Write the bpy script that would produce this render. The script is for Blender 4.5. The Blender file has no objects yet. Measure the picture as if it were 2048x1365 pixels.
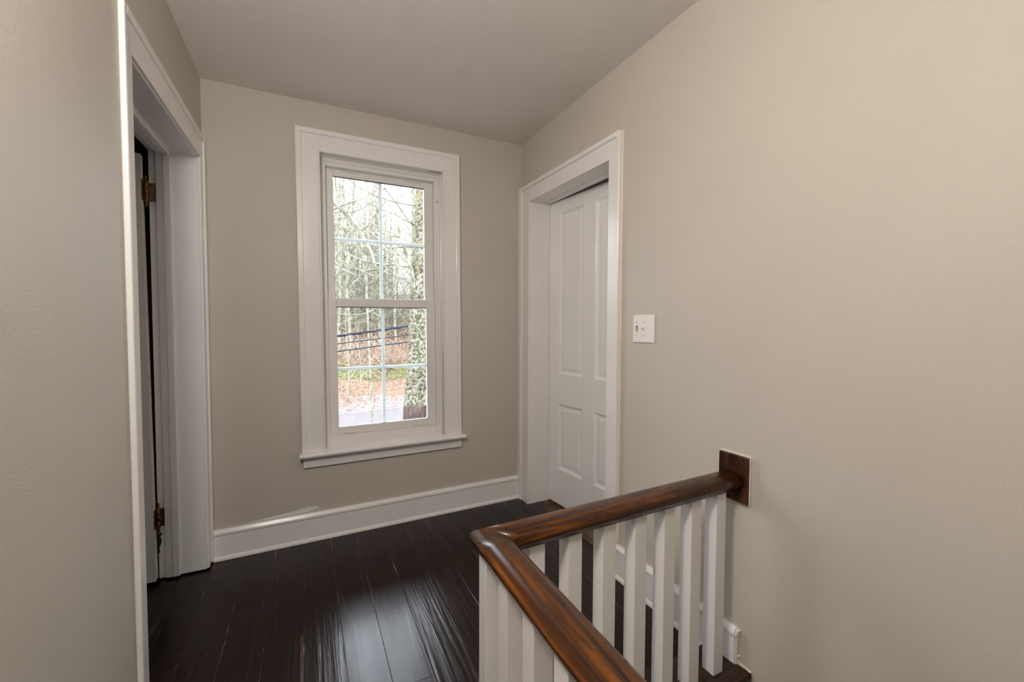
import bpy, bmesh, math, random
from mathutils import Vector, Matrix
random.seed(11)
S = bpy.context.scene
COL = S.collection
L, R, D, H = -.454, 1.3337, 2.5601, 2.4204      # left wall, right wall, far wall, ceiling
V = Vector

# ------------------------------------------------------------------ materials
def new_mat(name):
    m = bpy.data.materials.new(name); m.use_nodes = True
    nt = m.node_tree; nt.nodes.clear()
    return m, nt
def N(nt, t, **kw):
    n = nt.nodes.new(t)
    for k, v in kw.items():
        if k in n.inputs: n.inputs[k].default_value = v
        else: setattr(n, k, v)
    return n
def LK(nt, a, ao, b, bi): nt.links.new(a.outputs[ao], b.inputs[bi])
def bsdf(nt, **kw):
    o = N(nt, 'ShaderNodeOutputMaterial'); b = N(nt, 'ShaderNodeBsdfPrincipled')
    for k, v in kw.items(): b.inputs[k].default_value = v
    LK(nt, b, 0, o, 0); return b
def coords(nt, scale=(1, 1, 1), kind='Object', rot=(0, 0, 0)):
    t = N(nt, 'ShaderNodeTexCoord'); mp = N(nt, 'ShaderNodeMapping')
    mp.inputs['Scale'].default_value = scale; mp.inputs['Rotation'].default_value = rot
    LK(nt, t, kind, mp, 'Vector'); return mp
def noise(nt, src, scale, detail=3, rough=.5, dist=0):
    n = N(nt, 'ShaderNodeTexNoise'); n.inputs['Scale'].default_value = scale
    n.inputs['Detail'].default_value = detail; n.inputs['Roughness'].default_value = rough
    n.inputs['Distortion'].default_value = dist
    LK(nt, src, 'Object' if src.bl_idname == 'ShaderNodeTexCoord' else 0, n, 'Vector'); return n
def ramp(nt, src, so, stops):
    r = N(nt, 'ShaderNodeValToRGB'); e = r.color_ramp.elements
    while len(e) < len(stops): e.new(.5)
    for el, (p, c) in zip(e, stops):
        el.position = p; el.color = (c[0], c[1], c[2], 1) if not isinstance(c, (int, float)) else (c, c, c, 1)
    LK(nt, src, so, r, 0); return r
def bump(nt, b, src, so, strength, dist):
    n = N(nt, 'ShaderNodeBump'); n.inputs['Strength'].default_value = strength; n.inputs['Distance'].default_value = dist
    LK(nt, src, so, n, 'Height'); LK(nt, n, 0, b, 'Normal'); return n
def math_(nt, op, a, b=None, c=None):
    n = N(nt, 'ShaderNodeMath', operation=op)
    for i, x in enumerate((a, b, c)):
        if x is None: continue
        if isinstance(x, tuple): nt.links.new(x[0].outputs[x[1]], n.inputs[i])
        else: n.inputs[i].default_value = x
    return n

def paint(name, col, rough, bsc, bst, var=.03, spec=.5):
    m, nt = new_mat(name); b = bsdf(nt, Roughness=rough)
    b.inputs['Specular IOR Level'].default_value = spec
    c = coords(nt); n = noise(nt, c, 3.0, 4)
    r = ramp(nt, n, 0, [(.3, [x*(1-var) for x in col]), (.7, [min(1, x*(1+var)) for x in col])])
    LK(nt, r, 0, b, 'Base Color')
    n2 = noise(nt, c, bsc, 3); bump(nt, b, n2, 0, bst, .002)
    return m
M = {}
M['wall'] = paint('wall_paint', (.555, .512, .447), .55, 180, .25, .02, .35)
M['ceiling'] = paint('ceiling_paint', (.80, .76, .735), .8, 240, .35, .02, .2)
M['trim'] = paint('trim_paint', (.85, .825, .81), .20, 45, .16, .015)
M['vinyl'] = paint('vinyl_white', (.80, .775, .75), .35, 20, .03, .01)
M['grille'] = paint('grille_white', (.74, .77, .78), .4, 20, .02, .01)
def grille_mat():
    m, nt = new_mat('grille_white'); o = N(nt, 'ShaderNodeOutputMaterial'); mx = N(nt, 'ShaderNodeMixShader')
    d = N(nt, 'ShaderNodeBsdfDiffuse'); t = N(nt, 'ShaderNodeBsdfTranslucent')
    d.inputs[0].default_value = (.8, .82, .82, 1); t.inputs[0].default_value = (.62, .66, .67, 1); mx.inputs[0].default_value = .35
    LK(nt, d, 0, mx, 1); LK(nt, t, 0, mx, 2); LK(nt, mx, 0, o, 0); return m
M['grille'] = grille_mat()
M['door'] = paint('door_paint', (.93, .92, .91), .20, 40, .14, .015)
M['jamb'] = paint('jamb_paint', (.86, .85, .855), .30, 40, .14, .02)
M['room'] = paint('side_room_paint', (.035, .035, .03), .8, 60, .1)  # near-black colour put in for the darkness of the unlit side rooms
M['plastic'] = paint('switch_plastic', (.86, .82, .80), .35, 10, .02, .0)
M['ivory'] = paint('ivory_plastic', (.52, .40, .20), .35, 10, .02, .0)
M['dark'] = paint('gasket_rubber', (.02, .02, .02), .5, 10, .02, .0)
M['caulk'] = paint('caulk', (.80, .72, .62), .6, 120, .6, .06)
M['screw'] = paint('screw_head', (.45, .43, .41), .35, 10, .02, .0)

def floor_mat():
    m, nt = new_mat('dark_plank_floor'); b = bsdf(nt)
    t = N(nt, 'ShaderNodeTexCoord'); sp = N(nt, 'ShaderNodeSeparateXYZ'); LK(nt, t, 'Object', sp, 0)
    PW = .1345
    u = math_(nt, 'DIVIDE', (math_(nt, 'ADD', (sp, 0), .019+PW*40), 0), PW)
    idx = math_(nt, 'FLOOR', (u, 0)); fr = math_(nt, 'FRACT', (u, 0))
    wn = N(nt, 'ShaderNodeTexWhiteNoise', noise_dimensions='1D'); LK(nt, idx, 0, wn, 'W')
    # seam distance in metres
    ed = math_(nt, 'MULTIPLY', (math_(nt, 'MINIMUM', (fr, 0), (math_(nt, 'SUBTRACT', 1., (fr, 0)), 0)), 0), PW)
    # end joints
    yy = math_(nt, 'DIVIDE', (math_(nt, 'ADD', (sp, 1), (math_(nt, 'MULTIPLY', (math_(nt, 'FRACT', (math_(nt, 'MULTIPLY_ADD', (idx, 0), .2895, .1225), 0)), 0), 1.9), 0)), 0), 1.9)
    jf = math_(nt, 'FRACT', (yy, 0))
    jd = math_(nt, 'MULTIPLY', (math_(nt, 'MINIMUM', (jf, 0), (math_(nt, 'SUBTRACT', 1., (jf, 0)), 0)), 0), 1.9)
    dist = math_(nt, 'MINIMUM', (ed, 0), (jd, 0))
    seam = N(nt, 'ShaderNodeMapRange'); LK(nt, dist, 0, seam, 0)
    seam.inputs[1].default_value = .0004; seam.inputs[2].default_value = .0016
    # grain
    off = math_(nt, 'MULTIPLY', (wn, 0), 9.0)
    cb = N(nt, 'ShaderNodeCombineXYZ')
    LK(nt, sp, 0, cb, 0); LK(nt, math_(nt, 'ADD', (sp, 1), (off, 0)), 0, cb, 1); LK(nt, off, 0, cb, 2)
    mp = N(nt, 'ShaderNodeMapping'); mp.inputs['Scale'].default_value = (34, 1.6, 1); LK(nt, cb, 0, mp, 0)
    g = noise(nt, mp, 1.0, 6, .6, .8)
    base = ramp(nt, g, 0, [(.3, (.005, .0009, .0007)), (.55, (.0115, .0021, .0017)), (.8, (.024, .006, .0045))])
    # worn seams: tan streaks along parts of some seams
    mp2 = N(nt, 'ShaderNodeMapping'); mp2.inputs['Scale'].default_value = (7.43, 2.2, 1); LK(nt, t, 'Object', mp2, 0)
    wr = noise(nt, mp2, 1.0, 4, .6)
    wm = N(nt, 'ShaderNodeMapRange'); LK(nt, wr, 0, wm, 0); wm.inputs[1].default_value = .52; wm.inputs[2].default_value = .60
    near = N(nt, 'ShaderNodeMapRange'); LK(nt, ed, 0, near, 0)
    near.inputs[1].default_value = .0022; near.inputs[2].default_value = .0008
    worn = math_(nt, 'MULTIPLY', (wm, 0), (near, 0))
    sc = noise(nt, mp2, 5.0, 2)
    wc = ramp(nt, sc, 0, [(.42, (.10, .045, .02)), (.6, (.34, .29, .25))])
    mx0 = N(nt, 'ShaderNodeMix', data_type='RGBA'); LK(nt, seam, 0, mx0, 0)
    mx0.inputs[6].default_value = (.002, .0014, .001, 1); LK(nt, base, 0, mx0, 7)
    mx = N(nt, 'ShaderNodeMix', data_type='RGBA'); LK(nt, math_(nt, 'MULTIPLY', (worn, 0), .8), 0, mx, 0)
    LK(nt, mx0, 2, mx, 6); LK(nt, wc, 0, mx, 7)
    # specks of dust and paint
    vo = N(nt, 'ShaderNodeTexVoronoi'); vo.inputs['Scale'].default_value = 21; LK(nt, t, 'Object', vo, 'Vector')
    sk = N(nt, 'ShaderNodeMapRange'); LK(nt, vo, 'Distance', sk, 0); sk.inputs[1].default_value = .055; sk.inputs[2].default_value = .03
    gate = noise(nt, t, 3.1, 2)
    gm = N(nt, 'ShaderNodeMapRange'); LK(nt, gate, 0, gm, 0); gm.inputs[1].default_value = .56; gm.inputs[2].default_value = .6
    mx2 = N(nt, 'ShaderNodeMix', data_type='RGBA')
    LK(nt, math_(nt, 'MULTIPLY', (math_(nt, 'MULTIPLY', (sk, 0), (gm, 0)), 0), .55), 0, mx2, 0)
    LK(nt, mx, 2, mx2, 6); mx2.inputs[7].default_value = (.35, .32, .30, 1)
    # long worn tan strip along one board edge
    sd = math_(nt, 'ABSOLUTE', (math_(nt, 'ADD', (sp, 0), .0255), 0))
    wn2 = noise(nt, mp2, 6.0, 3)
    sd2 = math_(nt, 'ADD', (sd, 0), (math_(nt, 'MULTIPLY', (math_(nt, 'SUBTRACT', (wn2, 0), .5), 0), .006), 0))
    st_ = N(nt, 'ShaderNodeMapRange'); LK(nt, sd2, 0, st_, 0); st_.inputs[1].default_value = .0065; st_.inputs[2].default_value = .0045
    se_ = N(nt, 'ShaderNodeMapRange'); LK(nt, sp, 1, se_, 0); se_.inputs[1].default_value = 1.79; se_.inputs[2].default_value = 1.76
    mx3 = N(nt, 'ShaderNodeMix', data_type='RGBA')
    LK(nt, math_(nt, 'MULTIPLY', (math_(nt, 'MULTIPLY', (st_, 0), (se_, 0)), 0), .75), 0, mx3, 0)
    LK(nt, mx2, 2, mx3, 6); mx3.inputs[7].default_value = (.085, .045, .026, 1)
    LK(nt, mx3, 2, b, 'Base Color')
    # gloss
    rg = ramp(nt, g, 0, [(.3, .20), (.7, .30)]); LK(nt, rg, 0, b, 'Roughness')
    b.inputs['IOR'].default_value = 1.31; b.inputs['Coat Weight'].default_value = .17; b.inputs['Coat Roughness'].default_value = .2
    # hand scraped ridges running along the planks, stronger on some planks
    mp3 = N(nt, 'ShaderNodeMapping'); mp3.inputs['Scale'].default_value = (62, 2.6, 1); LK(nt, cb, 0, mp3, 0)
    rdg = noise(nt, mp3, 1.0, 2, .45, .35)
    sel = math_(nt, 'GREATER_THAN', (math_(nt, 'ABSOLUTE', (math_(nt, 'SUBTRACT', (idx, 0), 41.5), 0)), 0), 1.0)   # two smoother boards
    amp = math_(nt, 'MULTIPLY_ADD', (sel, 0), .85, .18)
    h1 = math_(nt, 'MULTIPLY', (rdg, 0), (amp, 0))
    fine = math_(nt, 'MULTIPLY', (g, 0), .10)
    dents = noise(nt, t, 26, 3)
    h2 = math_(nt, 'ADD', (math_(nt, 'ADD', (h1, 0), (fine, 0)), 0), (math_(nt, 'MULTIPLY', (dents, 0), .12), 0))
    h3 = math_(nt, 'ADD', (h2, 0), (math_(nt, 'MULTIPLY', (seam, 0), .5), 0))
    nb_ = bump(nt, b, h3, 0, .5, .0035); LK(nt, nb_, 0, b, 'Coat Normal')
    return m
M['floor'] = floor_mat()

def wood_mat(name, dark, mid, light, rough=.26, kind='UV', sc=(2.2, 30, 1), coat=.25):
    m, nt = new_mat(name); b = bsdf(nt, Roughness=rough)
    b.inputs['Specular IOR Level'].default_value = .32; b.inputs['Coat Weight'].default_value = coat; b.inputs['Coat Roughness'].default_value = .16
    c = coords(nt, sc, kind); n = noise(nt, c, 1.0, 8, .62, .45)
    r = ramp(nt, n, 0, [(.28, dark), (.5, mid), (.74, light)])
    c2 = coords(nt, (4.5, 7, 5) if kind == 'UV' else (14, 14, 14), kind); n2 = noise(nt, c2, 1.0, 3, .5, .8)
    r2 = ramp(nt, n2, 0, [(.34, .18), (.58, 1.0)])
    mx = N(nt, 'ShaderNodeMix', data_type='RGBA', blend_type='MULTIPLY'); mx.inputs[0].default_value = .8
    LK(nt, r, 0, mx, 6); LK(nt, r2, 0, mx, 7); LK(nt, mx, 2, b, 'Base Color')
    rr = ramp(nt, n2, 0, [(.3, rough+.06), (.7, rough-.03)]); LK(nt, rr, 0, b, 'Roughness')
    bump(nt, b, n, 0, .04, .001)
    return m
M['rail'] = wood_mat('stained_rail_wood', (.010, .0032, .0014), (.072, .022, .0042), (.25, .082, .013), .25, 'UV', (3, 48, 1), .14)
M['rosette'] = wood_mat('dark_stained_plate', (.012, .004, .0022), (.045, .014, .006), (.14, .05, .02), .36, 'Object', (30, 30, 9), .05)
M['nosing'] = wood_mat('dark_nosing_wood', (.012, .005, .003), (.034, .014, .008), (.085, .038, .020), .36, 'Object', (4, 40, 30), .1)
M['threshold'] = wood_mat('worn_threshold_wood', (.05, .025, .015), (.12, .065, .04), (.2, .12, .07), .5, 'Object', (40, 5, 30), 0)

def stop_mat(name, scale, stops, rough=.9, detail=5, b_=.5, sc=(1, 1, 1)):
    m, nt = new_mat(name); b = bsdf(nt, Roughness=rough)
    b.inputs['Specular IOR Level'].default_value = .15
    c = coords(nt, sc); n = noise(nt, c, scale, detail, .6)
    r = ramp(nt, n, 0, stops); LK(nt, r, 0, b, 'Base Color'); bump(nt, b, n, 0, b_, .02)
    return m
def brass_mat(name, tarnish):
    m, nt = new_mat(name); b = bsdf(nt, Metallic=.6, Roughness=.3)
    c = coords(nt); n = noise(nt, c, 160 if tarnish else 260, 3)
    st = [(.38, (.03, .018, .006)), (.55, (.30, .16, .03)), (.75, (.62, .38, .10))] if not tarnish else \
         [(.42, (.05, .025, .010)), (.55, (.22, .11, .03)), (.75, (.55, .33, .11))]
    r = ramp(nt, n, 0, st); LK(nt, r, 0, b, 'Base Color'); bump(nt, b, n, 0, .6, .001)
    return m
M['brass_leaf'] = stop_mat('engraved_worn_leaf', 330, [(.40, (.06, .035, .012)), (.50, (.30, .25, .19)), (.66, (.42, .38, .33))], .4, 3, .5)
M['brass'] = brass_mat('engraved_brass', False); M['brass_old'] = brass_mat('tarnished_brass', True)

def glass_mat():
    m, nt = new_mat('window_glass')
    o = N(nt, 'ShaderNodeOutputMaterial'); mx = N(nt, 'ShaderNodeMixShader')
    tr = N(nt, 'ShaderNodeBsdfTransparent'); gl = N(nt, 'ShaderNodeBsdfGlossy')
    tr.inputs[0].default_value = (.96, .985, .97, 1); gl.inputs['Roughness'].default_value = .01
    fr = N(nt, 'ShaderNodeFresnel'); fr.inputs[0].default_value = 1.45
    LK(nt, fr, 0, mx, 0); LK(nt, tr, 0, mx, 1); LK(nt, gl, 0, mx, 2); LK(nt, mx, 0, o, 0)
    return m
M['glass'] = glass_mat()

M['twig'] = stop_mat('lichened_twigs', 2.5, [(.3, (0.102, 0.093, 0.065)), (.5, (0.226, 0.222, 0.165)), (.7, (0.351, 0.346, 0.283))])
M['branch'] = stop_mat('lichened_branch', 5, [(.3, (0.055, 0.055, 0.033)), (.5, (0.176, 0.176, 0.127)), (.68, (0.319, 0.319, 0.259))])
M['woods'] = stop_mat('grey_green_bark', 3, [(.3, (0.092, 0.083, 0.063)), (.6, (0.224, 0.214, 0.165)), (.8, (0.329, 0.323, 0.270))])
M['brush'] = stop_mat('tan_dry_stems', 1.3, [(.3, (0.145, 0.092, 0.062)), (.5, (0.290, 0.207, 0.153)), (.7, (0.407, 0.327, 0.261))])
M['road'] = stop_mat('pale_asphalt', 2.0, [(.3, (0.062, 0.055, 0.055)), (.7, (0.078, 0.070, 0.070))], .85, 6, .2)
M['edge'] = stop_mat('road_edge_paint', 6.0, [(.3, (0.171, 0.153, 0.149)), (.7, (0.234, 0.216, 0.207))])
M['cable'] = stop_mat('black_cable', 3.0, [(.3, (.012, .014, .02)), (.7, (.03, .035, .045))], .5, 2, .0)
M['moss'] = stop_mat('yellow_green_moss', 5.0, [(.3, (0.100, 0.100, 0.025)), (.5, (0.200, 0.200, 0.050)), (.75, (0.275, 0.260, 0.110))])
M['weeds'] = stop_mat('green_weeds', 4.0, [(.3, (0.080, 0.100, 0.030)), (.5, (0.160, 0.180, 0.075)), (.75, (0.240, 0.240, 0.140))])

def ground_mat():
    m, nt = new_mat('leaf_litter_bank'); b = bsdf(nt, Roughness=.95); b.inputs['Specular IOR Level'].default_value = .1
    t = N(nt, 'ShaderNodeTexCoord'); sp = N(nt, 'ShaderNodeSeparateXYZ'); LK(nt, t, 'Object', sp, 0)
    mp = N(nt, 'ShaderNodeMapping'); mp.inputs['Scale'].default_value = (1, .55, 1); LK(nt, t, 'Object', mp, 0)
    n = noise(nt, mp, 6.5, 6, .7)
    leaf = ramp(nt, n, 0, [(.3, (0.035, 0.020, 0.013)), (.45, (0.084, 0.054, 0.037)), (.6, (0.127, 0.089, 0.063)), (.75, (0.159, 0.127, 0.099))])
    grav = ramp(nt, n, 0, [(.3, (0.038, 0.028, 0.025)), (.5, (0.101, 0.079, 0.071)), (.72, (0.173, 0.146, 0.135))])
    n2 = noise(nt, t, 1.2, 4); yv = math_(nt, 'ADD', (sp, 1), (math_(nt, 'MULTIPLY', (math_(nt, 'SUBTRACT', (n2, 0), .5), 0), 3.2), 0))
    f = N(nt, 'ShaderNodeMapRange'); LK(nt, yv, 0, f, 0); f.inputs[1].default_value = 23.4; f.inputs[2].default_value = 24.6
    mx = N(nt, 'ShaderNodeMix', data_type='RGBA'); LK(nt, f, 0, mx, 0); LK(nt, grav, 0, mx, 6); LK(nt, leaf, 0, mx, 7)
    LK(nt, mx, 2, b, 'Base Color'); bump(nt, b, n, 0, .7, .08)
    return m
M['ground'] = ground_mat()

def bark_mat():
    m, nt = new_mat('lichen_covered_bark'); b = bsdf(nt, Roughness=.9); b.inputs['Specular IOR Level'].default_value = .15
    t = N(nt, 'ShaderNodeTexCoord'); sp = N(nt, 'ShaderNodeSeparateXYZ'); LK(nt, t, 'Object', sp, 0)
    n = noise(nt, t, 15, 7, .7)
    r = ramp(nt, n, 0, [(.36, (.016, .015, .009)), (.46, (.062, .058, .036)), (.54, (.15, .142, .108)), (.68, (.235, .225, .195))])
    mp = N(nt, 'ShaderNodeMapping'); mp.inputs['Scale'].default_value = (14, 14, 3); LK(nt, t, 'Object', mp, 0)
    nb = noise(nt, mp, 1.5, 5, .6)
    br = ramp(nt, nb, 0, [(.3, (0.022, 0.015, 0.013)), (.6, (0.075, 0.052, 0.045)), (.8, (0.130, 0.100, 0.087))])
    # lichen stops in a ragged line low on the trunk
    z = math_(nt, 'ADD', (sp, 2), (math_(nt, 'MULTIPLY', (math_(nt, 'SUBTRACT', (n, 0), .5), 0), .25), 0))
    f = N(nt, 'ShaderNodeMapRange'); LK(nt, z, 0, f, 0); f.inputs[1].default_value = 2.19; f.inputs[2].default_value = 2.24
    mx = N(nt, 'ShaderNodeMix', data_type='RGBA'); LK(nt, f, 0, mx, 0); LK(nt, br, 0, mx, 6); LK(nt, r, 0, mx, 7)
    # darker right flank strip and yellow lichen patches higher up
    ny = noise(nt, t, 4.5, 5); g = N(nt, 'ShaderNodeMapRange'); LK(nt, ny, 0, g, 0); g.inputs[1].default_value = .54; g.inputs[2].default_value = .60
    hz = N(nt, 'ShaderNodeMapRange'); LK(nt, sp, 2, hz, 0); hz.inputs[1].default_value = 5.4; hz.inputs[2].default_value = 6.2
    mx2 = N(nt, 'ShaderNodeMix', data_type='RGBA'); LK(nt, math_(nt, 'MULTIPLY', (g, 0), (hz, 0)), 0, mx2, 0)
    LK(nt, mx, 2, mx2, 6); mx2.inputs[7].default_value = (.15, .125, .055, 1)
    LK(nt, mx2, 2, b, 'Base Color'); bump(nt, b, n, 0, .8, .03)
    return m
M['bark'] = bark_mat()

# ------------------------------------------------------------------ geometry helpers
def link(name, me, mat, parent=None):
    o = bpy.data.objects.new(name, me); COL.objects.link(o)
    if mat is not None: me.materials.append(mat)
    if parent is not None: o.parent = parent
    return o
def obj(name, bm, mat, parent=None, bevel=0, seg=2, smooth=False, kind=None):
    bmesh.ops.recalc_face_normals(bm, faces=bm.faces)
    me = bpy.data.meshes.new(name); bm.to_mesh(me); bm.free()
    if smooth:
        for p in me.polygons: p.use_smooth = True
    o = link(name, me, mat, parent)
    if bevel:
        md = o.modifiers.new('bevel', 'BEVEL'); md.width = bevel; md.segments = seg; md.limit_method = 'ANGLE'; md.angle_limit = .6
        md.harden_normals = False
    if kind: o['kind'] = kind
    return o
def empty(name, loc=(0, 0, 0), rotz=0, label=None, cat=None, group=None, kind=None):
    o = bpy.data.objects.new(name, None); COL.objects.link(o); o.empty_display_size = .1
    o.location = loc; o.rotation_euler = (0, 0, rotz)
    if label: o['label'] = label
    if cat: o['category'] = cat
    if group: o['group'] = group
    if kind: o['kind'] = kind
    return o
def tag(o, label, cat, group=None, kind=None):
    o['label'] = label; o['category'] = cat
    if group: o['group'] = group
    if kind: o['kind'] = kind
    return o
def box(bm, x0, x1, y0, y1, z0, z1):
    v = [bm.verts.new((x, y, z)) for z in (z0, z1) for x, y in ((x0, y0), (x1, y0), (x1, y1), (x0, y1))]
    for f in ((3, 2, 1, 0), (4, 5, 6, 7), (0, 1, 5, 4), (1, 2, 6, 5), (2, 3, 7, 6), (3, 0, 4, 7)):
        bm.faces.new([v[i] for i in f])
def boxes(*bs):
    bm = bmesh.new()
    for b in bs: box(bm, *b)
    return bm
def prism(bm, pts, axis, a, b):
    """extrude a 2-D polygon; axis 0: pts are (y,z), axis 1: (x,z), axis 2: (x,y)"""
    def p3(p, t): return (t, p[0], p[1]) if axis == 0 else ((p[0], t, p[1]) if axis == 1 else (p[0], p[1], t))
    va = [bm.verts.new(p3(p, a)) for p in pts]; vb = [bm.verts.new(p3(p, b)) for p in pts]
    bm.faces.new(va); bm.faces.new(vb[::-1]); n = len(pts)
    for i in range(n): bm.faces.new((va[i], va[(i+1) % n], vb[(i+1) % n], vb[i]))
def lathe(bm, prof, c, n=16, axis=2):
    rings = []
    for r, h in prof:
        ring = []
        for k in range(n):
            a = 2*math.pi*k/n; d = [r*math.cos(a), r*math.sin(a)]
            p = [d[0], d[1], h] if axis == 2 else ([h, d[0], d[1]] if axis == 0 else [d[0], h, d[1]])
            ring.append(bm.verts.new((c[0]+p[0], c[1]+p[1], c[2]+p[2])))
        rings.append(ring)
    for a, b in zip(rings, rings[1:]):
        for k in range(n): bm.faces.new((a[k], a[(k+1) % n], b[(k+1) % n], b[k]))
    bm.faces.new(rings[0][::-1]); bm.faces.new(rings[-1])

def tubes_mesh(name, paths, n=4):
    """paths: list of (points, radii); ONE mesh"""
    vs, fs = [], []
    for pts, rad in paths:
        m = len(pts); base = len(vs)
        for i in range(m):
            a = pts[max(0, i-1)]; b = pts[min(m-1, i+1)]
            d = (b-a); d = d.normalized() if d.length > 1e-9 else V((0, 0, 1))
            s = d.cross(V((0, 0, 1)) if abs(d.z) < .9 else V((1, 0, 0))).normalized(); t = d.cross(s)
            for k in range(n):
                q = 2*math.pi*k/n; p = pts[i] + (s*math.cos(q) + t*math.sin(q))*rad[i]
                vs.append((p.x, p.y, p.z))
        for i in range(m-1):
            for k in range(n):
                fs.append((base+i*n+k, base+i*n+(k+1) % n, base+(i+1)*n+(k+1) % n, base+(i+1)*n+k))
        fs.append(tuple(base+k for k in range(n))[::-1]); fs.append(tuple(base+(m-1)*n+k for k in range(n)))
    me = bpy.data.meshes.new(name); me.from_pydata(vs, [], fs); me.update()
    for p in me.polygons: p.use_smooth = True
    return me

# ------------------------------------------------------------------ room shell
WT = .20
def shell(name, *bs, mat='wall', bevel=0): return obj(name, boxes(*bs), M[mat], kind='structure', bevel=bevel)
LY0, LY1, LZ = 1.615, 2.475, 1.99         # left doorway
RY0, RY1, RZ = 1.618, 2.427, 2.004         # right doorway
LB = -.640                                  # far side of the left wall
shell('wall_left', (LB, L, -3., LY0, 0, H+.03), (LB, L, LY1, D, 0, H+.03), (LB, L, LY0, LY1, LZ+.012, H+.03))
shell('wall_right', (R, R+.175, -3., RY0, -2.8, H+.03), (R, R+.175, RY1, D, -2.8, H+.03), (R, R+.12, RY0, RY1, RZ+.012, H+.03), (R+.12, R+.175, RY0, RY1, RZ+.075, H+.03), (R, R+.175, RY0, RY1, -2.8, -.02))
WX0, WX1, WZ0, WZ1 = .083, .786, .495, 2.155
shell('wall_far', (-2.4, WX0, D, D+WT, -3.2, H+.03), (WX1, 3.0, D, D+WT, -3.2, H+.03), (WX0, WX1, D, D+WT, -3.2, WZ0), (WX0, WX1, D, D+WT, WZ1, H+.03))
shell('wall_back', (-2.4, 3.0, -3.2, -3., -2.8, H))
# the old ceiling and floor are out of level towards the far wall
def sag(x, y): return .0095*(x-.45)*max(0, min(1, (y-1.0)/1.5))
def slab_grid(name, x0, x1, y0, y1, zb, ztop, up, mat, nx=8, ny=14):
    bm = bmesh.new()
    gx = [x0+(x1-x0)*i/nx for i in range(nx+1)]; gy = [y0+(y1-y0)*j/ny for j in range(ny+1)]
    a = [[bm.verts.new((x, y, zb+sag(x, y))) for x in gx] for y in gy]
    b = [[bm.verts.new((x, y, ztop+(0 if up else sag(x, y)))) for x in gx] for y in gy]
    for g_ in (a, b):
        for i in range(ny):
            for j in range(nx): bm.faces.new((g_[i][j], g_[i][j+1], g_[i+1][j+1], g_[i+1][j]))
    for i in range(ny):
        for j in (0, nx): bm.faces.new((a[i][j], a[i+1][j], b[i+1][j], b[i][j]))
    for j in range(nx):
        for i in (0, ny): bm.faces.new((a[i][j], a[i][j+1], b[i][j+1], b[i][j]))
    return bm
obj('ceiling', slab_grid('ceiling', -2.4, 3.0, -3.2, D+WT, H, H+.2, True, 'ceiling'), M['ceiling'], kind='structure')
SX = .455                                   # edge of the stairwell opening
bmf = slab_grid('floor', -2.4, SX, -3., D, -.22, 0, False, 'floor', 6, 22)
bmf2 = slab_grid('floor', SX, 3.0, .99, D, -.22, 0, False, 'floor', 6, 10)
me_ = bpy.data.meshes.new('tmp'); bmf2.to_mesh(me_); bmf2.free(); bmf.from_mesh(me_); bpy.data.meshes.remove(me_)
box(bmf, SX, R, -3., -1.6, -.22, 0)
obj('floor', bmf, M['floor'], kind='structure')
def pivot(o, p, axis, a):
    o.matrix_world = Matrix.Translation(V(p)) @ Matrix.Rotation(a, 4, axis) @ Matrix.Translation(-V(p)) @ o.matrix_world
def lift_head(root, y0, k):
    for c in root.children:
        if c.type == 'MESH' and not c.name.startswith(('door_leaf', 'hinge', 'paint', 'thresh')):
            for v_ in c.data.vertices:
                if v_.co.z > 1.7: v_.co.z += k*(v_.co.y-y0)

shell('floor_stairwell', (SX-.1, R, -1.7, 1.1, -2.9, -2.8), mat='floor')
shell('wall_stairwell_left', (SX-.1, SX, -1.7, 1.1, -2.8, -.22))
shell('wall_stairwell_far', (SX, R, 1.0, 1.1, -2.8, -.22))
shell('wall_stairwell_back', (SX, R, -1.7, -1.6, -2.8, -.22))
shell('wall_left_room', (-2.4, LB, .55, .65, 0, H), (-2.4, -2.3, .65, D, 0, H), (-2.3, LB-.002, D-.02, D, 0, H), mat='room')  # third box is a facing added over the far wall to darken the door gap
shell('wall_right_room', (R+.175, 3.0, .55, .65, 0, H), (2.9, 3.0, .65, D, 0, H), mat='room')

# baseboards: board, cap and shoe in one profile
def bb_profile(h): return [(0, 0), (.030, 0), (.030, .008), (.026, .016), (.019, .020), (.018, h-.033), (.013, h-.032), (.013, h-.029), (.022, h-.027), (.022, h-.015), (.012, h), (0, h)]
BH = .157
bm = bmesh.new(); prism(bm, [(D-p[0], p[1]) for p in bb_profile(BH)], 0, L+.022, R-.022)
obj('baseboard_far', bm, M['trim'], kind='structure', bevel=.0015)
bm = bmesh.new(); prism(bm, [(L+p[0], p[1]) for p in bb_profile(BH)], 1, -3.0, 1.535)
obj('baseboard_left', bm, M['trim'], kind='structure', bevel=.0015)
bm = bmesh.new(); prism(bm, [(R-p[0], p[1]) for p in bb_profile(BH)], 1, .917, 1.536)
obj('baseboard_right', bm, M['trim'], kind='structure', bevel=.0015)
bm = bmesh.new(); prism(bm, [(R-p[0]*.85, p[1]*.97+.002) for p in bb_profile(BH)], 1, .909, .917)
pivot(bpy.data.objects['baseboard_far'], (.45, D, .08), 'Y', -.0085)
for z, q in ((.150, .004), (.140, .003), (.062, .004), (.045, .003)): box(bm, R-.008-q, R, .905, .912, z-q, z+q)
obj('trim_3', bm, M['caulk'], kind='structure', bevel=.002)

# smear of white trim paint on the wall just above the baseboard
bm = bmesh.new()
pts = [(-.30, .156), (-.22, .163), (-.14, .171), (-.06, .176), (.0, .187), (.05, .183), (.06, .174), (.0, .160), (-.1, .156)]
prism(bm, pts, 1, D-.0008, D+.0005)
obj('trim_4', bm, M['trim'], kind='structure')

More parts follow.
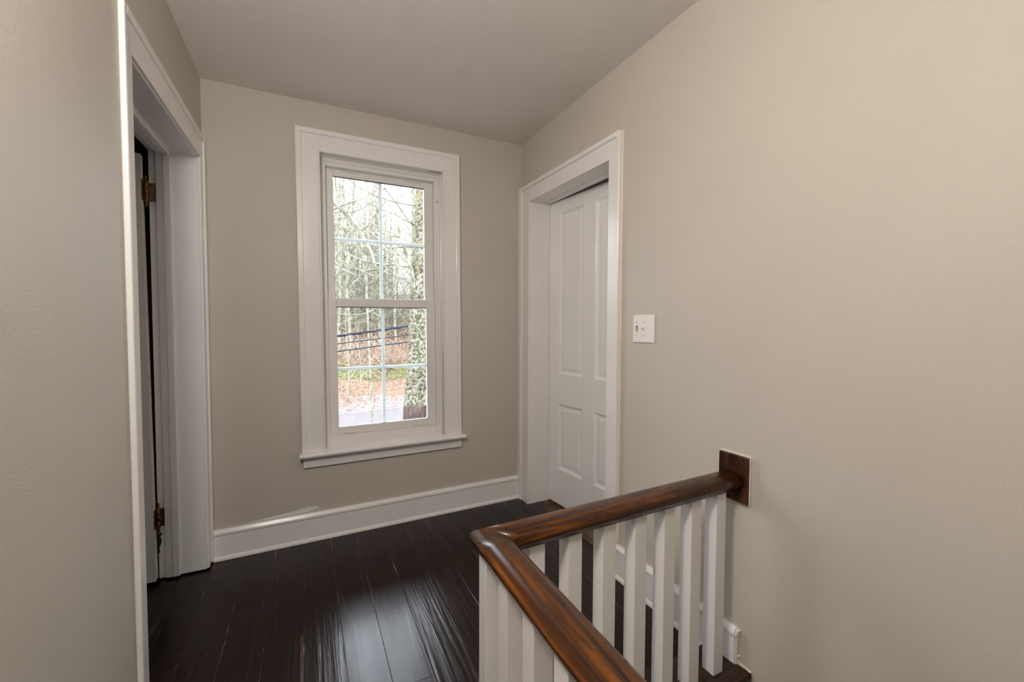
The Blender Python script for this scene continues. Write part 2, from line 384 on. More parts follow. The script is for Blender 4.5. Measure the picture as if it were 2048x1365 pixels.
# hairline crack in the ceiling paint
pth = [V((-.405, 1.95, H-.0003)), V((-.400, 2.03, H-.0003)), V((-.394, 2.10, H-.0003)), V((-.397, 2.14, H-.0003)), V((-.390, 2.26, H-.0003)), V((-.393, 2.33, H-.0003)), V((-.384, 2.42, H-.0003)), V((-.388, 2.47, H-.0003))]
o = link('trim_5', tubes_mesh('trim_5', [(pth, [.0008]*len(pth))], 4), M['ceiling']); o['kind'] = 'structure'

# ------------------------------------------------------------------ window
win = empty('window_1', (0, 0, 0), kind='structure')
CZ0, CZ1 = .499, 2.266; CX0, CX1 = -.027, .889
# casing boards (flat), outer back band, inner bead
obj('casing', boxes((CX0, WX0, D-.020, D, CZ0, CZ1), (WX1, CX1, D-.020, D, CZ0, CZ1), (WX0, WX1, D-.020, D, WZ1, CZ1)), M['trim'], win, .0012)
b_ = .026
obj('back_band', boxes((CX0-.002, CX0+b_, D-.027, D-.019, CZ0, CZ1+.002), (CX1-b_, CX1+.002, D-.027, D-.019, CZ0, CZ1+.002), (CX0+b_, CX1-b_, D-.027, D-.019, CZ1-b_, CZ1+.002)), M['trim'], win, .003)
def frame_boxes(x0, x1, z0, z1, w, y0, y1, bottom=True, wb=None, wt=None):
    wb = w if wb is None else wb; wt = w if wt is None else wt
    r = [(x0, x0+w, y0, y1, z0, z1), (x1-w, x1, y0, y1, z0, z1), (x0+w, x1-w, y0, y1, z1-wt, z1)]
    if bottom: r.append((x0+w, x1-w, y0, y1, z0, z0+wb))
    return r
obj('inner_bead', boxes(*frame_boxes(WX0-.004, WX1+.004, CZ0, WZ1+.004, .010, D-.025, D-.012, False)), M['trim'], win, .004, 3)
obj('jamb', boxes(*frame_boxes(WX0-.002, WX1+.002, CZ0, WZ1+.002, .004, D-.013, D+.030, False), *frame_boxes(WX0-.002, WX1+.002, CZ0, WZ1+.002, .008, D+.030, D+.062, False)), M['trim'], win, .002)
obj('frame', boxes(*frame_boxes(WX0, WX1, CZ0, WZ1, .0365, D+.060, D+.17, True, .058, .046), *frame_boxes(WX0, WX1, CZ0+.05, WZ1, .018, D+.054, D+.062, False, 0, .024), *frame_boxes(WX0+.01, WX1-.01, CZ0+.02, WZ1-.01, .050, D+.135, D+.165, True, .060, .056)), M['vinyl'], win, .003)
# stool with a rounded nose, apron
bm = bmesh.new(); prism(bm, [(D+.062, .476), (D-.050, .476), (D-.058, .480), (D-.061, .488), (D-.058, .496), (D-.050, .499), (D+.062, .505)], 0, WX0+.002, WX1-.002)
prism(bm, [(D, .476), (D-.050, .476), (D-.058, .480), (D-.061, .488), (D-.058, .496), (D-.050, .499), (D, .4992)], 0, -.041, WX0+.002)
prism(bm, [(D, .476), (D-.050, .476), (D-.058, .480), (D-.061, .488), (D-.058, .496), (D-.050, .499), (D, .4992)], 0, WX1-.002, .912)
obj('window_stool', bm, M['trim'], win, .001)
obj('apron', boxes((-.024, .890, D-.018, D, .415, .477)), M['trim'], win, .002)
# sashes
SX0, SX1 = .1195, .7495
def sash(name, x0, x1, z0, z1, gx0, gx1, gz0, gz1, y0, y1, mz, mx=.428):
    bs = [(x0, gx0, y0, y1, z0, z1), (gx1, x1, y0, y1, z0, z1), (gx0, gx1, y0, y1, z0, gz0), (gx0, gx1, y0, y1, gz1, z1)]
    s = obj(name, boxes(*bs), M['vinyl'], win, .0035, 3)
    ym = (y0+y1)/2
    obj('glass_pane', boxes((gx0-.004, gx1+.004, ym-.002, ym+.002, gz0-.004, gz1+.004)), M['glass'], s)
    w = .0095
    obj('grille', boxes((mx-w, mx+w, ym+.004, ym+.010, gz0-.003, gz1+.003), (gx0-.003, mx-w, ym+.004, ym+.010, mz-w, mz+w), (mx+w, gx1+.003, ym+.004, ym+.010, mz-w, mz+w)), M['grille'], s, .003)
    g = .0035
    obj('gasket', boxes((gx0, gx1, y0+.006, ym-.003, gz1-g, gz1+.001), (gx0, gx1, y0+.008, ym-.003, gz0-.001, gz0+.0016)), M['dark'], s)
    return s
lower = sash('lower_sash', SX0, SX1, .557, 1.361, .166, .695, .603, 1.311, D+.068, D+.098, .946)
upper = sash('upper_sash', SX0, SX1, 1.330, 2.110, .162, .694, 1.345, 2.070, D+.100, D+.130, 1.712)
for x0 in (.197, .601):
    obj('finger_lift', boxes((x0, x0+.073, D+.058, D+.069, .569, .576)), M['plastic'], lower, .002)
for x0 in (.20, .58):
    obj('vent_slot', boxes((x0, x0+.10, D+.099, D+.101, 2.098, 2.1005)), M['screw'], upper)
bm = bmesh.new(); lathe(bm, [(.0035, 0), (.0035, .006)], (.766, D+.0535, 1.985), 10, 1)
obj('nail_hole', bm, M['dark'], win)

# ------------------------------------------------------------------ panel door builder
def panel_door(w, h, t, panels):
    """slab in local coords: x along width 0..w, front face at y=0 facing -y, z 0..h"""
    bm = bmesh.new()
    xs = sorted({0, w, *[p[0] for p in panels], *[p[1] for p in panels]})
    zs = sorted({0, h, *[p[2] for p in panels], *[p[3] for p in panels]})
    rings = [(0, 0), (.004, .006), (.013, .012), (.024, .0125), (.040, .0075), (.046, .0075)]
    def quad(a): bm.faces.new([bm.verts.new(p) for p in a])
    for yf, sg in ((0, 1), (t, -1)):
        for i in range(len(xs)-1):
            for j in range(len(zs)-1):
                x0, x1, z0, z1 = xs[i], xs[i+1], zs[j], zs[j+1]
                cx, cz = (x0+x1)/2, (z0+z1)/2
                if any(p[0] < cx < p[1] and p[2] < cz < p[3] for p in panels): continue
                quad([(x0, yf, z0), (x1, yf, z0), (x1, yf, z1), (x0, yf, z1)])
        for px0, px1, pz0, pz1 in panels:
            loops = [[(px0+i, yf+sg*d, pz0+i), (px1-i, yf+sg*d, pz0+i), (px1-i, yf+sg*d, pz1-i), (px0+i, yf+sg*d, pz1-i)] for i, d in rings]
            for a, b in zip(loops, loops[1:]):
                for k in range(4): quad([a[k], a[(k+1) % 4], b[(k+1) % 4], b[k]])
            quad(loops[-1])
    quad([(0, 0, 0), (0, t, 0), (0, t, h), (0, 0, h)]); quad([(w, 0, 0), (w, t, 0), (w, t, h), (w, 0, h)])
    quad([(0, 0, 0), (w, 0, 0), (w, t, 0), (0, t, 0)]); quad([(0, 0, h), (w, 0, h), (w, t, h), (0, t, h)])
    bmesh.ops.remove_doubles(bm, verts=bm.verts, dist=1e-5)
    return bm
PAN = [(.104, .333, .867, 1.912), (.440, .668, .867, 1.912), (.104, .333, .235, .668), (.440, .668, .235, .668)]

pivot(win, (.43, D, 1.3), 'Y', -.0075)

# ------------------------------------------------------------------ right door (ajar, opening away from the hall)
d1 = empty('door_1', (0, 0, 0), kind='structure')
FX = R-.014                                  # casing face
OY0, OY1, OZ = 1.541, 2.556, 2.108           # outer edges of the casing
obj('casing', boxes((FX, R, OY0, RY0+.004, 0, OZ), (FX, R, RY1-.004, OY1, 0, OZ), (FX, R, RY0+.004, RY1-.004, RZ-.004, OZ)), M['trim'], d1, .0012)
obj('back_band', boxes((R-.024, R, OY0-.004, OY0+.020, 0, OZ+.004), (R-.024, R, OY1-.046, OY1+.003, 0, OZ+.004), (R-.024, R, OY0+.020, OY1-.046, OZ-.022, OZ+.004)), M['trim'], d1, .005, 3)
JX = R+.146                                  # front face of the slab
obj('jamb', boxes((R-.002, JX+.028, RY1-.006, RY1, 0, RZ+.012), (R-.002, JX+.028, RY0, RY0+.006, 0, RZ+.012), (R-.002, JX-.002, RY0+.006, RY1-.006, RZ-.003, RZ+.012)), M['trim'], d1, .001)
RY1j = RY1-.006
obj('door_stop', boxes((JX-.055, JX-.003, RY1j-.0025, RY1j, 0, RZ-.003), (JX-.055, JX-.003, RY0+.006, RY0+.0085, 0, RZ-.003), (JX-.055, JX-.003, RY0+.0085, RY1j-.0025, RZ-.0055, RZ-.003)), M['trim'], d1, .002)
bmw = panel_door(.785, 1.991, .035, PAN)
# local x along the slab from the hinge (far) edge; front face looks at the hall (-X)
slab = obj('door_leaf', bmw, M['door'], d1)
ang = math.radians(5.7)
ux = V((math.sin(ang), -math.cos(ang), 0)); nx = V((math.cos(ang), math.sin(ang), 0))
slab.matrix_world = Matrix(((ux.x, nx.x, 0, JX), (ux.y, nx.y, 0, RY1j-.003), (0, 0, 1, .022), (0, 0, 0, 1)))
md = slab.modifiers.new('bevel', 'BEVEL'); md.width = .0012; md.segments = 2; md.limit_method = 'ANGLE'; md.angle_limit = .5
lift_head(d1, 1.6, .018)
obj('threshold', boxes((R+.055, JX+.06, RY0+.006, RY1j, 0, .010)), M['threshold'], d1, .002)
bm = bmesh.new()
box(bm, R-.004, R+.0, OY0-.009, OY0-.003, .16, OZ+.006)
obj('caulk_line', bm, M['caulk'], d1, .0015)

# ------------------------------------------------------------------ left doorway and its open door
d2 = empty('door_2', (0, 0, 0), kind='structure')
LFX = L+.010
LO0, LO1, LOZ = 1.549, D-.004, 2.104
obj('casing', boxes((L, LFX, LO0, LY0, 0, LOZ), (L, LFX, LY1, LO1, 0, LOZ), (L, LFX, LY0, LY1, LZ, LOZ)), M['trim'], d2, .0012)
obj('back_band', boxes((L, L+.016, LO0-.003, LO0+.020, 0, LOZ+.004), (L, L+.018, LO1-.030, LO1, 0, LOZ+.004), (L, L+.016, LO0+.020, LO1-.030, LOZ-.026, LOZ+.004)), M['trim'], d2, .005, 3)
JD = -.638                                   # depth the jamb reaches
# jamb lining 12 mm proud of the rough opening, set back a little from the casing edge
T = .006
obj('jamb', boxes((JD, L, LY1-T, LY1, 0, LZ+.012), (JD, L, LY0, LY0+T, 0, LZ+.012), (JD, L, LY0+T, LY1-T, LZ-T, LZ+.012)), M['jamb'], d2, .001)
sy = LY1-T
obj('door_stop', boxes((-.611, -.557, sy-.010, sy, 0, LZ-T), (-.584, -.557, sy-.014, sy-.010, 0, LZ-T), (-.611, -.557, LY0+T, LY0+T+.010, 0, LZ-T), (-.611, -.557, LY0+T+.010, sy-.010, LZ-T-.010, LZ-T), (-.584, -.557, LY0+T+.010, sy-.014, LZ-T-.014, LZ-T-.010)), M['jamb'], d2, .003)
# door leaf swung fully open into the next room
bml = panel_door(.76, 1.95, .042, PAN)
for v_ in bml.verts: v_.co.x -= .016*(1-v_.co.z/1.95)      # the old door hangs out of square
leaf = obj('door_leaf', bml, M['jamb'], d2)
la = math.radians(3)
ux = V((-math.cos(la), -math.sin(la), 0)); nx = V((-math.sin(la), math.cos(la), 0))
leaf.matrix_world = Matrix(((ux.x, nx.x, 0, -.655), (ux.y, nx.y, 0, sy-.046), (0, 0, 1, .012), (0, 0, 0, 1)))
def hinge(zc, mat, lmat, sh=0):
    hx, hy = -.6455+sh, sy-.007
    bm = boxes((hx+.006, JD+.030, sy-.003, sy-.0002, zc-.042, zc+.042))
    h = obj('hinge', bm, lmat, d2, .0008)
    bm = boxes((-.6555+sh, -.6532+sh, sy-.044, sy-.006, zc-.045, zc+.045))
    obj('hinge_leaf', bm, mat, h, .0008)
    bm = bmesh.new()
    prof = [(.0015, -.072), (.004, -.068), (.005, -.063), (.003, -.058), (.005, -.053), (.0035, -.048), (.0085, -.045),
            (.0085, -.018), (.0075, -.017), (.0075, -.015), (.0085, -.014), (.0085, .014), (.0075, .015), (.0075, .017), (.0085, .018), (.0085, .045),
            (.0035, .048), (.005, .053), (.003, .058), (.005, .063), (.004, .068), (.0015, .072)]
    lathe(bm, prof, (hx, hy-.006, zc), 14)
    obj('hinge_pin', bm, mat, h, smooth=True)
hinge(1.806, M['brass'], M['brass_leaf'], .0012); hinge(.294, M['brass_old'], M['brass_old'], .0137)
# chipped paint below the lower hinge
bm = bmesh.new()
prism(bm, [(-.638, .245), (-.628, .235), (-.631, .222), (-.622, .212), (-.631, .200), (-.625, .186), (-.628, .165), (-.635, .148), (-.632, .128), (-.638, .12)], 1, sy-.0008, sy+.0004)
obj('paint_chip', bm, M['dark'], d2)
lift_head(d2, 1.6, .014)
for o_ in (d2, bpy.data.objects['wall_left']): pivot(o_, (L, 1.55, 0), 'Z', -.0070)

# ------------------------------------------------------------------ light switch
sw = empty('light_switch', (R, 1.385, 1.19), 0, 'white two-gang light switch plate on the beige right wall', 'light switch')
def swp(name, bs, mat, bevel=0, parent=sw):
    bm = boxes(*[(b[0]-R, b[1]-R, b[2]-1.385, b[3]-1.385, b[4]-1.19, b[5]-1.19) for b in bs])
    return obj(name, bm, mat, parent, bevel)
swp('plate', [(R-.0065, R, 1.321, 1.449, 1.129, 1.251)], M['plastic'], .003)
y1, y2 = 1.424, 1.381
swp('toggle_slot', [(R-.0068, R-.006, y1-.0052, y1+.0052, 1.178, 1.203)], M['dark'])
tg = swp('toggle', [(R-.0105, R-.006, y1-.0046, y1+.0046, 1.1785, 1.197)], M['ivory'], .001)
tg['label'] = 'tan toggle'
bm = bmesh.new()
v = [(R-.0065, y2-.0052, 1.183), (R-.0065, y2+.0052, 1.183), (R-.0065, y2+.0052, 1.200), (R-.0065, y2-.0052, 1.200),
     (R-.022, y2-.004, 1.195), (R-.022, y2+.004, 1.195), (R-.018, y2+.004, 1.205), (R-.018, y2-.004, 1.205)]
vv = [bm.verts.new((a-R, b-1.385, c-1.19)) for a, b, c in v]
for f in ((0, 1, 2, 3), (4, 5, 6, 7), (0, 1, 5, 4), (1, 2, 6, 5), (2, 3, 7, 6), (3, 0, 4, 7)): bm.faces.new([vv[i] for i in f])
tg2 = obj('toggle', bm, M['plastic'], sw, .001); tg2['label'] = 'white toggle tipped up'
for yy in (y1+.003, y2+.001):
    for zz in (1.2195, 1.1595):
        bm = bmesh.new(); lathe(bm, [(.0034, 0), (.0034, .0006), (.002, .0010)], (-.0072, yy-1.385, zz-1.19), 10, 0)
        obj('screw', bm, M['screw'], sw)

# ------------------------------------------------------------------ stair guard: handrail, balusters, wall plate
rl = empty('stair_railing', (.408, .937, .035), 0, 'dark stained wood handrail on square white balusters around the stairwell', 'stair railing')
O = V((.408, .937, .035))
RX, RYc = .408, .937                          # rail centre lines
prof = [(-.031, -.050), (-.034, -.041), (-.040, -.036), (-.0425, -.029), (-.0425, -.022), (-.040, -.0135), (-.034, -.0065), (-.025, -.002), (-.012, 0)]
prof = prof + [(-s, z) for s, z in prof[::-1]]
prof = prof[:]                                # left to right, closed underneath
def rail_mesh():
    bm = bmesh.new(); uv = bm.loops.layers.uv.new('UVMap')
    zc, zw, zn = .690, .702, .678
    def st(kind, t):
        out = []
        for s, z in prof:
            if kind == 'x': out.append(V((t, RYc+s, zc+(zw-zc)*(t-RX)/(R-RX)+z)))
            elif kind == 'c': out.append(V((RX-s, RYc+s, zc+z)))
            else: out.append(V((RX-s, t, zc+(zn-zc)*(RYc-t)/1.6+z)))
        return out
    segA = [st('x', R-.016)] + [st('x', R-.016-(R-.016-RX-.06)*k/8) for k in range(1, 9)] + [st('c', 0)]
    segB = [st('c', 0)] + [st('y', RYc-.06-1.5*k/10) for k in range(11)]
    per = [0]
    for a, b in zip(prof, prof[1:]+prof[:1]): per.append(per[-1]+math.hypot(a[0]-b[0], a[1]-b[1]))
    n = len(prof)
    for seg, off in ((segA, 0.), (segB, 5.3)):
        vs = [[bm.verts.new(p-O) for p in ring] for ring in seg]; u = off
        for i in range(len(seg)-1):
            du = (seg[i+1][n//2]-seg[i][n//2]).length
            for k in range(n):
                f = bm.faces.new((vs[i][k], vs[i][(k+1) % n], vs[i+1][(k+1) % n], vs[i+1][k])); f.smooth = True
                for lp, (a, b) in zip(f.loops, ((u, per[k]), (u, per[k+1]), (u+du, per[k+1]), (u+du, per[k]))): lp[uv].uv = (a, b)
            u += du
        for ring in (vs[0], vs[-1]): bm.faces.new(ring)
    bmesh.ops.recalc_face_normals(bm, faces=bm.faces)
    me = bpy.data.meshes.new('handrail'); bm.to_mesh(me); bm.free(); return me
hr = link('handrail', rail_mesh(), M['rail'], rl)
hr['label'] = 'dark walnut stained handrail turning a mitred corner'
BW = .0455
def baluster(x, y, z0, z1):
    bm = boxes((x-O.x, x+BW-O.x, y-O.y, y+BW-O.y, z0-O.z, z1-O.z))
    return obj('baluster', bm, M['trim'], rl, .0018)
for k in range(7):
    x = .5045+.1169*k
    baluster(x, .912, .033, .645+.012*(x-RX)/(R-RX))
for k in range(12):
    baluster(.384, .912-.117*k, .033, .642-.012*(.117*k)/1.6)
pb = boxes((R-.018-O.x, R-O.x, .8845-O.y, .9915-O.y, .602-O.z, .7605-O.z))
pl = obj('wall_plate', pb, M['rosette'], rl, .002); pl['label'] = 'dark stained square wood plate on the wall'
obj('caulk_bead', boxes((R-.006-O.x, R-O.x, .8815-O.y, .994-O.y, .7600-O.z, .7640-O.z), (R-.007-O.x, R-O.x, .8805-O.y, .8850-O.y, .600-O.z, .762-O.z)), M['caulk'], pl, .001)

# landing nosing boards under the balusters
def nose(name, pts, axis, a, b):
    bm = bmesh.new(); prism(bm, pts, axis, a, b); o = obj(name, bm, M['nosing'], None, .0015); o['kind'] = 'structure'; return o
nose('trim_1', [(.9125, -.004), (.9125, .035), (.875, .035), (.864, .030), (.861, .020), (.864, .008), (.875, -.004)], 0, .36, R-.003)
nose('trim_2', [(.9135, 0), (1.028, 0), (1.028, .033), (.9135, .034)], 0, .36, R-.003)
nose('trim_6', [(.36, 0), (.36, .034), (.452, .034), (.466, .028), (.470, .018), (.466, .006), (.456, 0)], 1, -.6, .861)
bm = bmesh.new()
for i in range(12):
    y = .995-i*.0115; box(bm, R-.0055-random.random()*.004, R, y-.006, y+.006, .0345, .0375+random.random()*.003)
obj('trim_7', bm, M['caulk'], kind='structure', bevel=.001)

# ------------------------------------------------------------------ outdoors
def terr(x, y):
    P_ = [(2.7, -3.02), (21.9, -3.0), (23.5, -2.93), (26, -2.35), (30, -1.2), (36, .3), (44, 2.6), (52, 4.6), (60, 5.7), (110, 6.3)]
    for (a, za), (b, zb) in zip(P_, P_[1:]):
        if y <= b:
            z = za+(zb-za)*(y-a)/(b-a); break
    w = max(0, min(1, (y-22.2)/3))
    return z + w*(.14*math.sin(x*1.1+y*.7)+.09*math.sin(x*2.7-y*1.9+1)) - w*.015*max(0, x-6)**1.0
bm = bmesh.new()
ys = [2.77]+[4+2*i for i in range(9)]+[21.9]+[22.3+.55*i for i in range(60)]+[57, 62, 70, 85, 110]
xs = [-45, -30, -20]+[-14+.8*i for i in range(56)]+[36, 48, 65]
g = [[bm.verts.new((x, y, terr(x, y))) for x in xs] for y in ys]
for a, b in zip(g, g[1:]):
    for i in range(len(xs)-1): bm.faces.new((a[i], a[i+1], b[i+1], b[i]))
obj('ground', bm, M['ground'], smooth=True, kind='structure')
bm = bmesh.new()
rv = [[bm.verts.new((x, y+.12*(x-3), z)) for y, z in ((11.5, -2.99), (14, -2.93), (17, -2.91), (20, -2.93), (21.6, -2.97))] for x in range(-40, 61, 4)]
for a, b in zip(rv, rv[1:]):
    for i in range(4): bm.faces.new((a[i], a[i+1], b[i+1], b[i]))
obj('road', bm, M['road'], smooth=True, kind='structure')
bm = bmesh.new()
rv = [[bm.verts.new((x, y+.12*(x-3), z)) for y, z in ((21.1, -2.945), (21.32, -2.953))] for x in range(-40, 61, 4)]
for a, b in zip(rv, rv[1:]): bm.faces.new((a[0], a[1], b[1], b[0]))
tag(obj('edge_line', bm, M['edge']), 'pale line along the far edge of the road', 'road marking')

def rnd(a, b): return random.uniform(a, b)
def wander(p, d, length, n, r0, r1, curl=.25, up=.0):
    pts, rad = [p.copy()], [r0]; d = d.normalized()
    for i in range(n):
        d = (d+V((rnd(-1, 1), rnd(-1, 1), rnd(-1, 1)))*curl+V((0, 0, up))).normalized()
        p = p+d*(length/n); pts.append(p.copy()); rad.append(r0+(r1-r0)*(i+1)/n)
    return pts, rad
def grow(paths, p, d, length, r, level, spread, twigs):
    n = 6 if level > 1 else 5
    pts, rad = wander(p, d, length, n, r, r*.45 if level else r*.3, .22 if level else .3, .03)
    twigs.append((pts, rad)) if level <= 1 else paths.append((pts, rad))
    if level == 0: return
    for k in range(spread[level]):
        i = random.randint(1, n); q = pts[i]
        t = (pts[i]-pts[i-1]).normalized()
        side = V((rnd(-1, 1), rnd(-1, 1), rnd(-.5, .9))).normalized()
        grow(paths, q, t*.55+side, length*rnd(.38, .62), rad[i]*.55, level-1, spread, twigs)
def make_tree(name, label, cat, loc, trunk_pts, trunk_r, nbr, bl, br, mat_t, mat_b, mat_w, start=.25, group=None, spread=(0, 4, 5), nside=10):
    root = empty(name, loc, rnd(0, 6.28) if group else 0, label, cat, group)
    link('trunk', tubes_mesh('trunk', [(trunk_pts, trunk_r)], nside), mat_t, root)
    bp, tw = [], []; n = len(trunk_pts)
    for k in range(nbr):
        f = start+(1-start)*(k+.5)/nbr; x = f*(n-1); i = min(n-2, int(x))
        p = trunk_pts[i].lerp(trunk_pts[i+1], x-i); a = rnd(0, 6.28)
        grow(bp, p, V((math.cos(a), math.sin(a), rnd(.1, .8))), bl*rnd(.6, 1.15)*(1.15-f*.6), br*rnd(.7, 1.2), 2, spread, tw)
    if bp: link('branches', tubes_mesh('branches', bp, 5), mat_b, root)
    if tw:
        o = link('twigs', tubes_mesh('twigs', tw, 3), mat_w, root); o['kind'] = 'stuff'
    return root
def dup(root, loc, rz, sc):
    r = root.copy(); COL.objects.link(r); r.location = loc; r.rotation_euler = (0, 0, rz); r.scale = (sc, sc, sc*rnd(.92, 1.15))
    for ch in list(root.children):
        c = ch.copy(); COL.objects.link(c); c.parent = r
    return r

# the big lichen covered tree by the road
def TP(lst): return [V(p) for p in lst]
base = V((2.36, 10.5, -3.0))
tp = [(2.42, 10.5, -3.05), (2.43, 10.5, -2.5), (2.46, 10.5, -1.8), (2.455, 10.5, -1.1), (2.475, 10.5, -.5), (2.50, 10.48, 0), (2.535, 10.46, .6), (2.52, 10.46, 1.1), (2.56, 10.48, 1.7), (2.60, 10.5, 2.4), (2.63, 10.5, 3.1), (2.63, 10.5, 3.8), (2.65, 10.5, 4.6), (2.68, 10.5, 5.6), (2.72, 10.5, 7.0), (2.75, 10.5, 9.0)]
tr = [.44, .36, .31, .275, .25, .235, .215, .21, .205, .19, .17, .155, .135, .12, .10, .06]
big = empty('lichen_tree', base, 0, 'thick tree trunk covered in pale lichen beside the road, nearest the window', 'tree')
def rel(ps): return [V(p)-base for p in ps]
# finer trunk: interpolate and add lumps
tpf, trf = [], []
for i in range(len(tp)-1):
    for k in range(4):
        f = k/4; tpf.append(V(tp[i]).lerp(V(tp[i+1]), f)-base); trf.append((tr[i]+(tr[i+1]-tr[i])*f)*rnd(.94, 1.06))
tpf.append(V(tp[-1])-base); trf.append(tr[-1])
link('trunk', tubes_mesh('trunk', [(tpf, trf)], 16), M['bark'], big)
me = tubes_mesh('burl', [(rel([(2.66, 10.45, -.45), (2.72, 10.42, -.25), (2.73, 10.42, -.05), (2.68, 10.45, .15)]), [.05, .10, .10, .05]),
                         (rel([(2.62, 10.4, -1.3), (2.68, 10.4, -1.0), (2.70, 10.4, -.85), (2.66, 10.4, -.7)]), [.09, .12, .11, .06])], 12)
link('burl', me, M['bark'], big)
bp, tw = [], []
fork = rel([(2.54, 10.45, 1.9), (2.44, 10.42, 2.2), (2.38, 10.4, 2.55), (2.26, 10.4, 2.95), (2.12, 10.4, 3.35), (2.0, 10.4, 3.9)])
bp.append((fork, [.08, .065, .05, .042, .036, .02]))
for z in (2.6, 3.2, 3.7, 4.2, 4.9, 5.4, 5.9, 6.5):
    for a in (rnd(2.4, 3.9), rnd(0, 6.28)):
        grow(bp, V((2.63, 10.5, z))-base, V((math.cos(a), .6*math.sin(a), rnd(-.3, .5))), rnd(1.2, 2.3), .028, 2, (0, 4, 4), tw)
for i in (2, 3, 4): grow(bp, fork[i], V((-1, .1, .6)), 1.1, .018, 1, (0, 4, 4), tw)
link('branches', tubes_mesh('branches', bp, 6), M['branch'], big)
o = link('twigs', tubes_mesh('twigs', tw, 3), M['twig'], big); o['kind'] = 'stuff'

# leaning tree with long slanting limbs, left of the big trunk
base = V((1.95, 14, -2.97))
lean = empty('leaning_tree', base, 0, 'leaning lichen-spotted tree with slanting limbs seen through the left window panes', 'tree')
t1 = rel([(1.95, 14, -3.0), (1.90, 14, -1.5), (1.84, 14, .2), (1.79, 14, 1.6), (1.77, 14, 2.46), (1.71, 14, 3.28), (1.68, 14, 3.8), (1.60, 14, 4.15), (1.15, 14, 4.72), (.80, 14, 5.02), (.2, 14, 5.5), (-.6, 14, 6.2)])
link('trunk', tubes_mesh('trunk', [(t1, [.035, .033, .03, .03, .034, .06, .08, .09, .085, .08, .07, .05])], 10), M['branch'], lean)
bp, tw = [], []
for p_, r_ in (([(.55, 13.4, 4.35), (.83, 13, 4.55), (1.28, 13, 4.78), (1.62, 13, 4.95), (1.83, 13, 5.13), (2.12, 13, 5.36)], .03),
               ([(.3, 12.4, 2.95), (.75, 12, 2.74), (1.10, 12, 2.62), (1.38, 12, 2.49)], .022),
               ([(1.7, 13.9, 3.9), (1.86, 13.6, 3.5), (1.95, 13.5, 3.06), (2.02, 13.5, 2.5)], .05),
               ([(1.9, 12.2, 5.2), (2.05, 12, 4.94), (2.36, 12, 4.58), (2.64, 12, 4.19), (2.82, 12, 4.04)], .03),
               ([(1.75, 12.6, 3.85), (2.01, 12, 3.74), (2.42, 12, 3.68), (2.73, 12, 3.57), (2.99, 12, 3.5)], .022)):
    q = rel(p_); bp.append((q, [r_*(1-.5*i/len(q)) for i in range(len(q))]))
    for k in range(5):
        i = random.randrange(len(q)-1); grow(bp, q[i].lerp(q[i+1], random.random()), V((rnd(-1, 1), rnd(-.4, .4), rnd(-.7, 1))), rnd(.7, 1.5), r_*.45, 2, (0, 4, 4), tw)
for k in range(16):
    i = random.randrange(3, len(t1)-1); grow(bp, t1[i], V((rnd(-1, 1), rnd(-.5, .5), rnd(-.6, .9))), rnd(.9, 2.0), .02, 2, (0, 4, 4), tw)
link('branches', tubes_mesh('branches', bp, 6), M['branch'], lean)
o = link('twigs', tubes_mesh('twigs', tw, 3), M['twig'], lean); o['kind'] = 'stuff'

# woods on the bank: four kinds of bare tree, then copies
def straight(h, r, sway=.3, n=10):
    x = y = 0; pts = []
    for i in range(n+1):
        pts.append(V((x, y, h*i/n))); x += rnd(-1, 1)*sway*h/n*.35; y += rnd(-1, 1)*sway*h/n*.35
    return pts, [r*(1-.75*i/n) for i in range(n+1)]
protos = []
for k, (h, r, nb, bl) in enumerate(((11, .13, 22, 3.0), (9, .08, 20, 2.4), (13, .17, 24, 3.4), (7, .05, 18, 1.9))):
    p_, r_ = straight(h, r)
    protos.append((p_, r_, nb, bl))
GT = 'bare trees in the woods'
LT = 'slender bare tree standing in the woods on the bank across the road'
first = []
spots = []
random.seed(5)
for i in range(190):
    y = rnd(31.0, 58); c = .16*y
    x = c+rnd(-.15, .12)*y if i < 105 else c+rnd(-.55, .35)*y
    spots.append((x, y))
for i, (x, y) in enumerate(spots):
    k = i % 4
    if y > 38 and .185*y < x < .225*y: x -= .07*y      # the gap of open sky by the big trunk
    loc = (x, y, terr(x, y)-.08)
    if i < 4:
        p_, r_, nb, bl = protos[k]
        first.append(make_tree('bare_tree', LT, 'tree', loc, p_, r_, nb, bl, .03, M['woods'], M['woods'], M['twig'], .12, GT, (0, 4, 4), 7))
    else: dup(first[k], loc, rnd(0, 6.28), rnd(.75, 1.2))

# roadside saplings (thin pale stems nearer the road)
GS = 'saplings along the far road edge'
sap = None
for i in range(7):
    y = rnd(22.9, 26); x = .16*y+rnd(-.14, .14)*y
    loc = (x, y, terr(x, y)-.03)
    if sap is None:
        p_, r_ = straight(4.2, .022, .5)
        sap = make_tree('sapling', 'thin pale sapling rising from the brush beside the road', 'sapling', loc, p_, r_, 14, 1.1, .009, M['twig'], M['twig'], M['twig'], .1, GS, (0, 3, 3), 5)
    else: dup(sap, loc, rnd(0, 6.28), rnd(.7, 1.3))

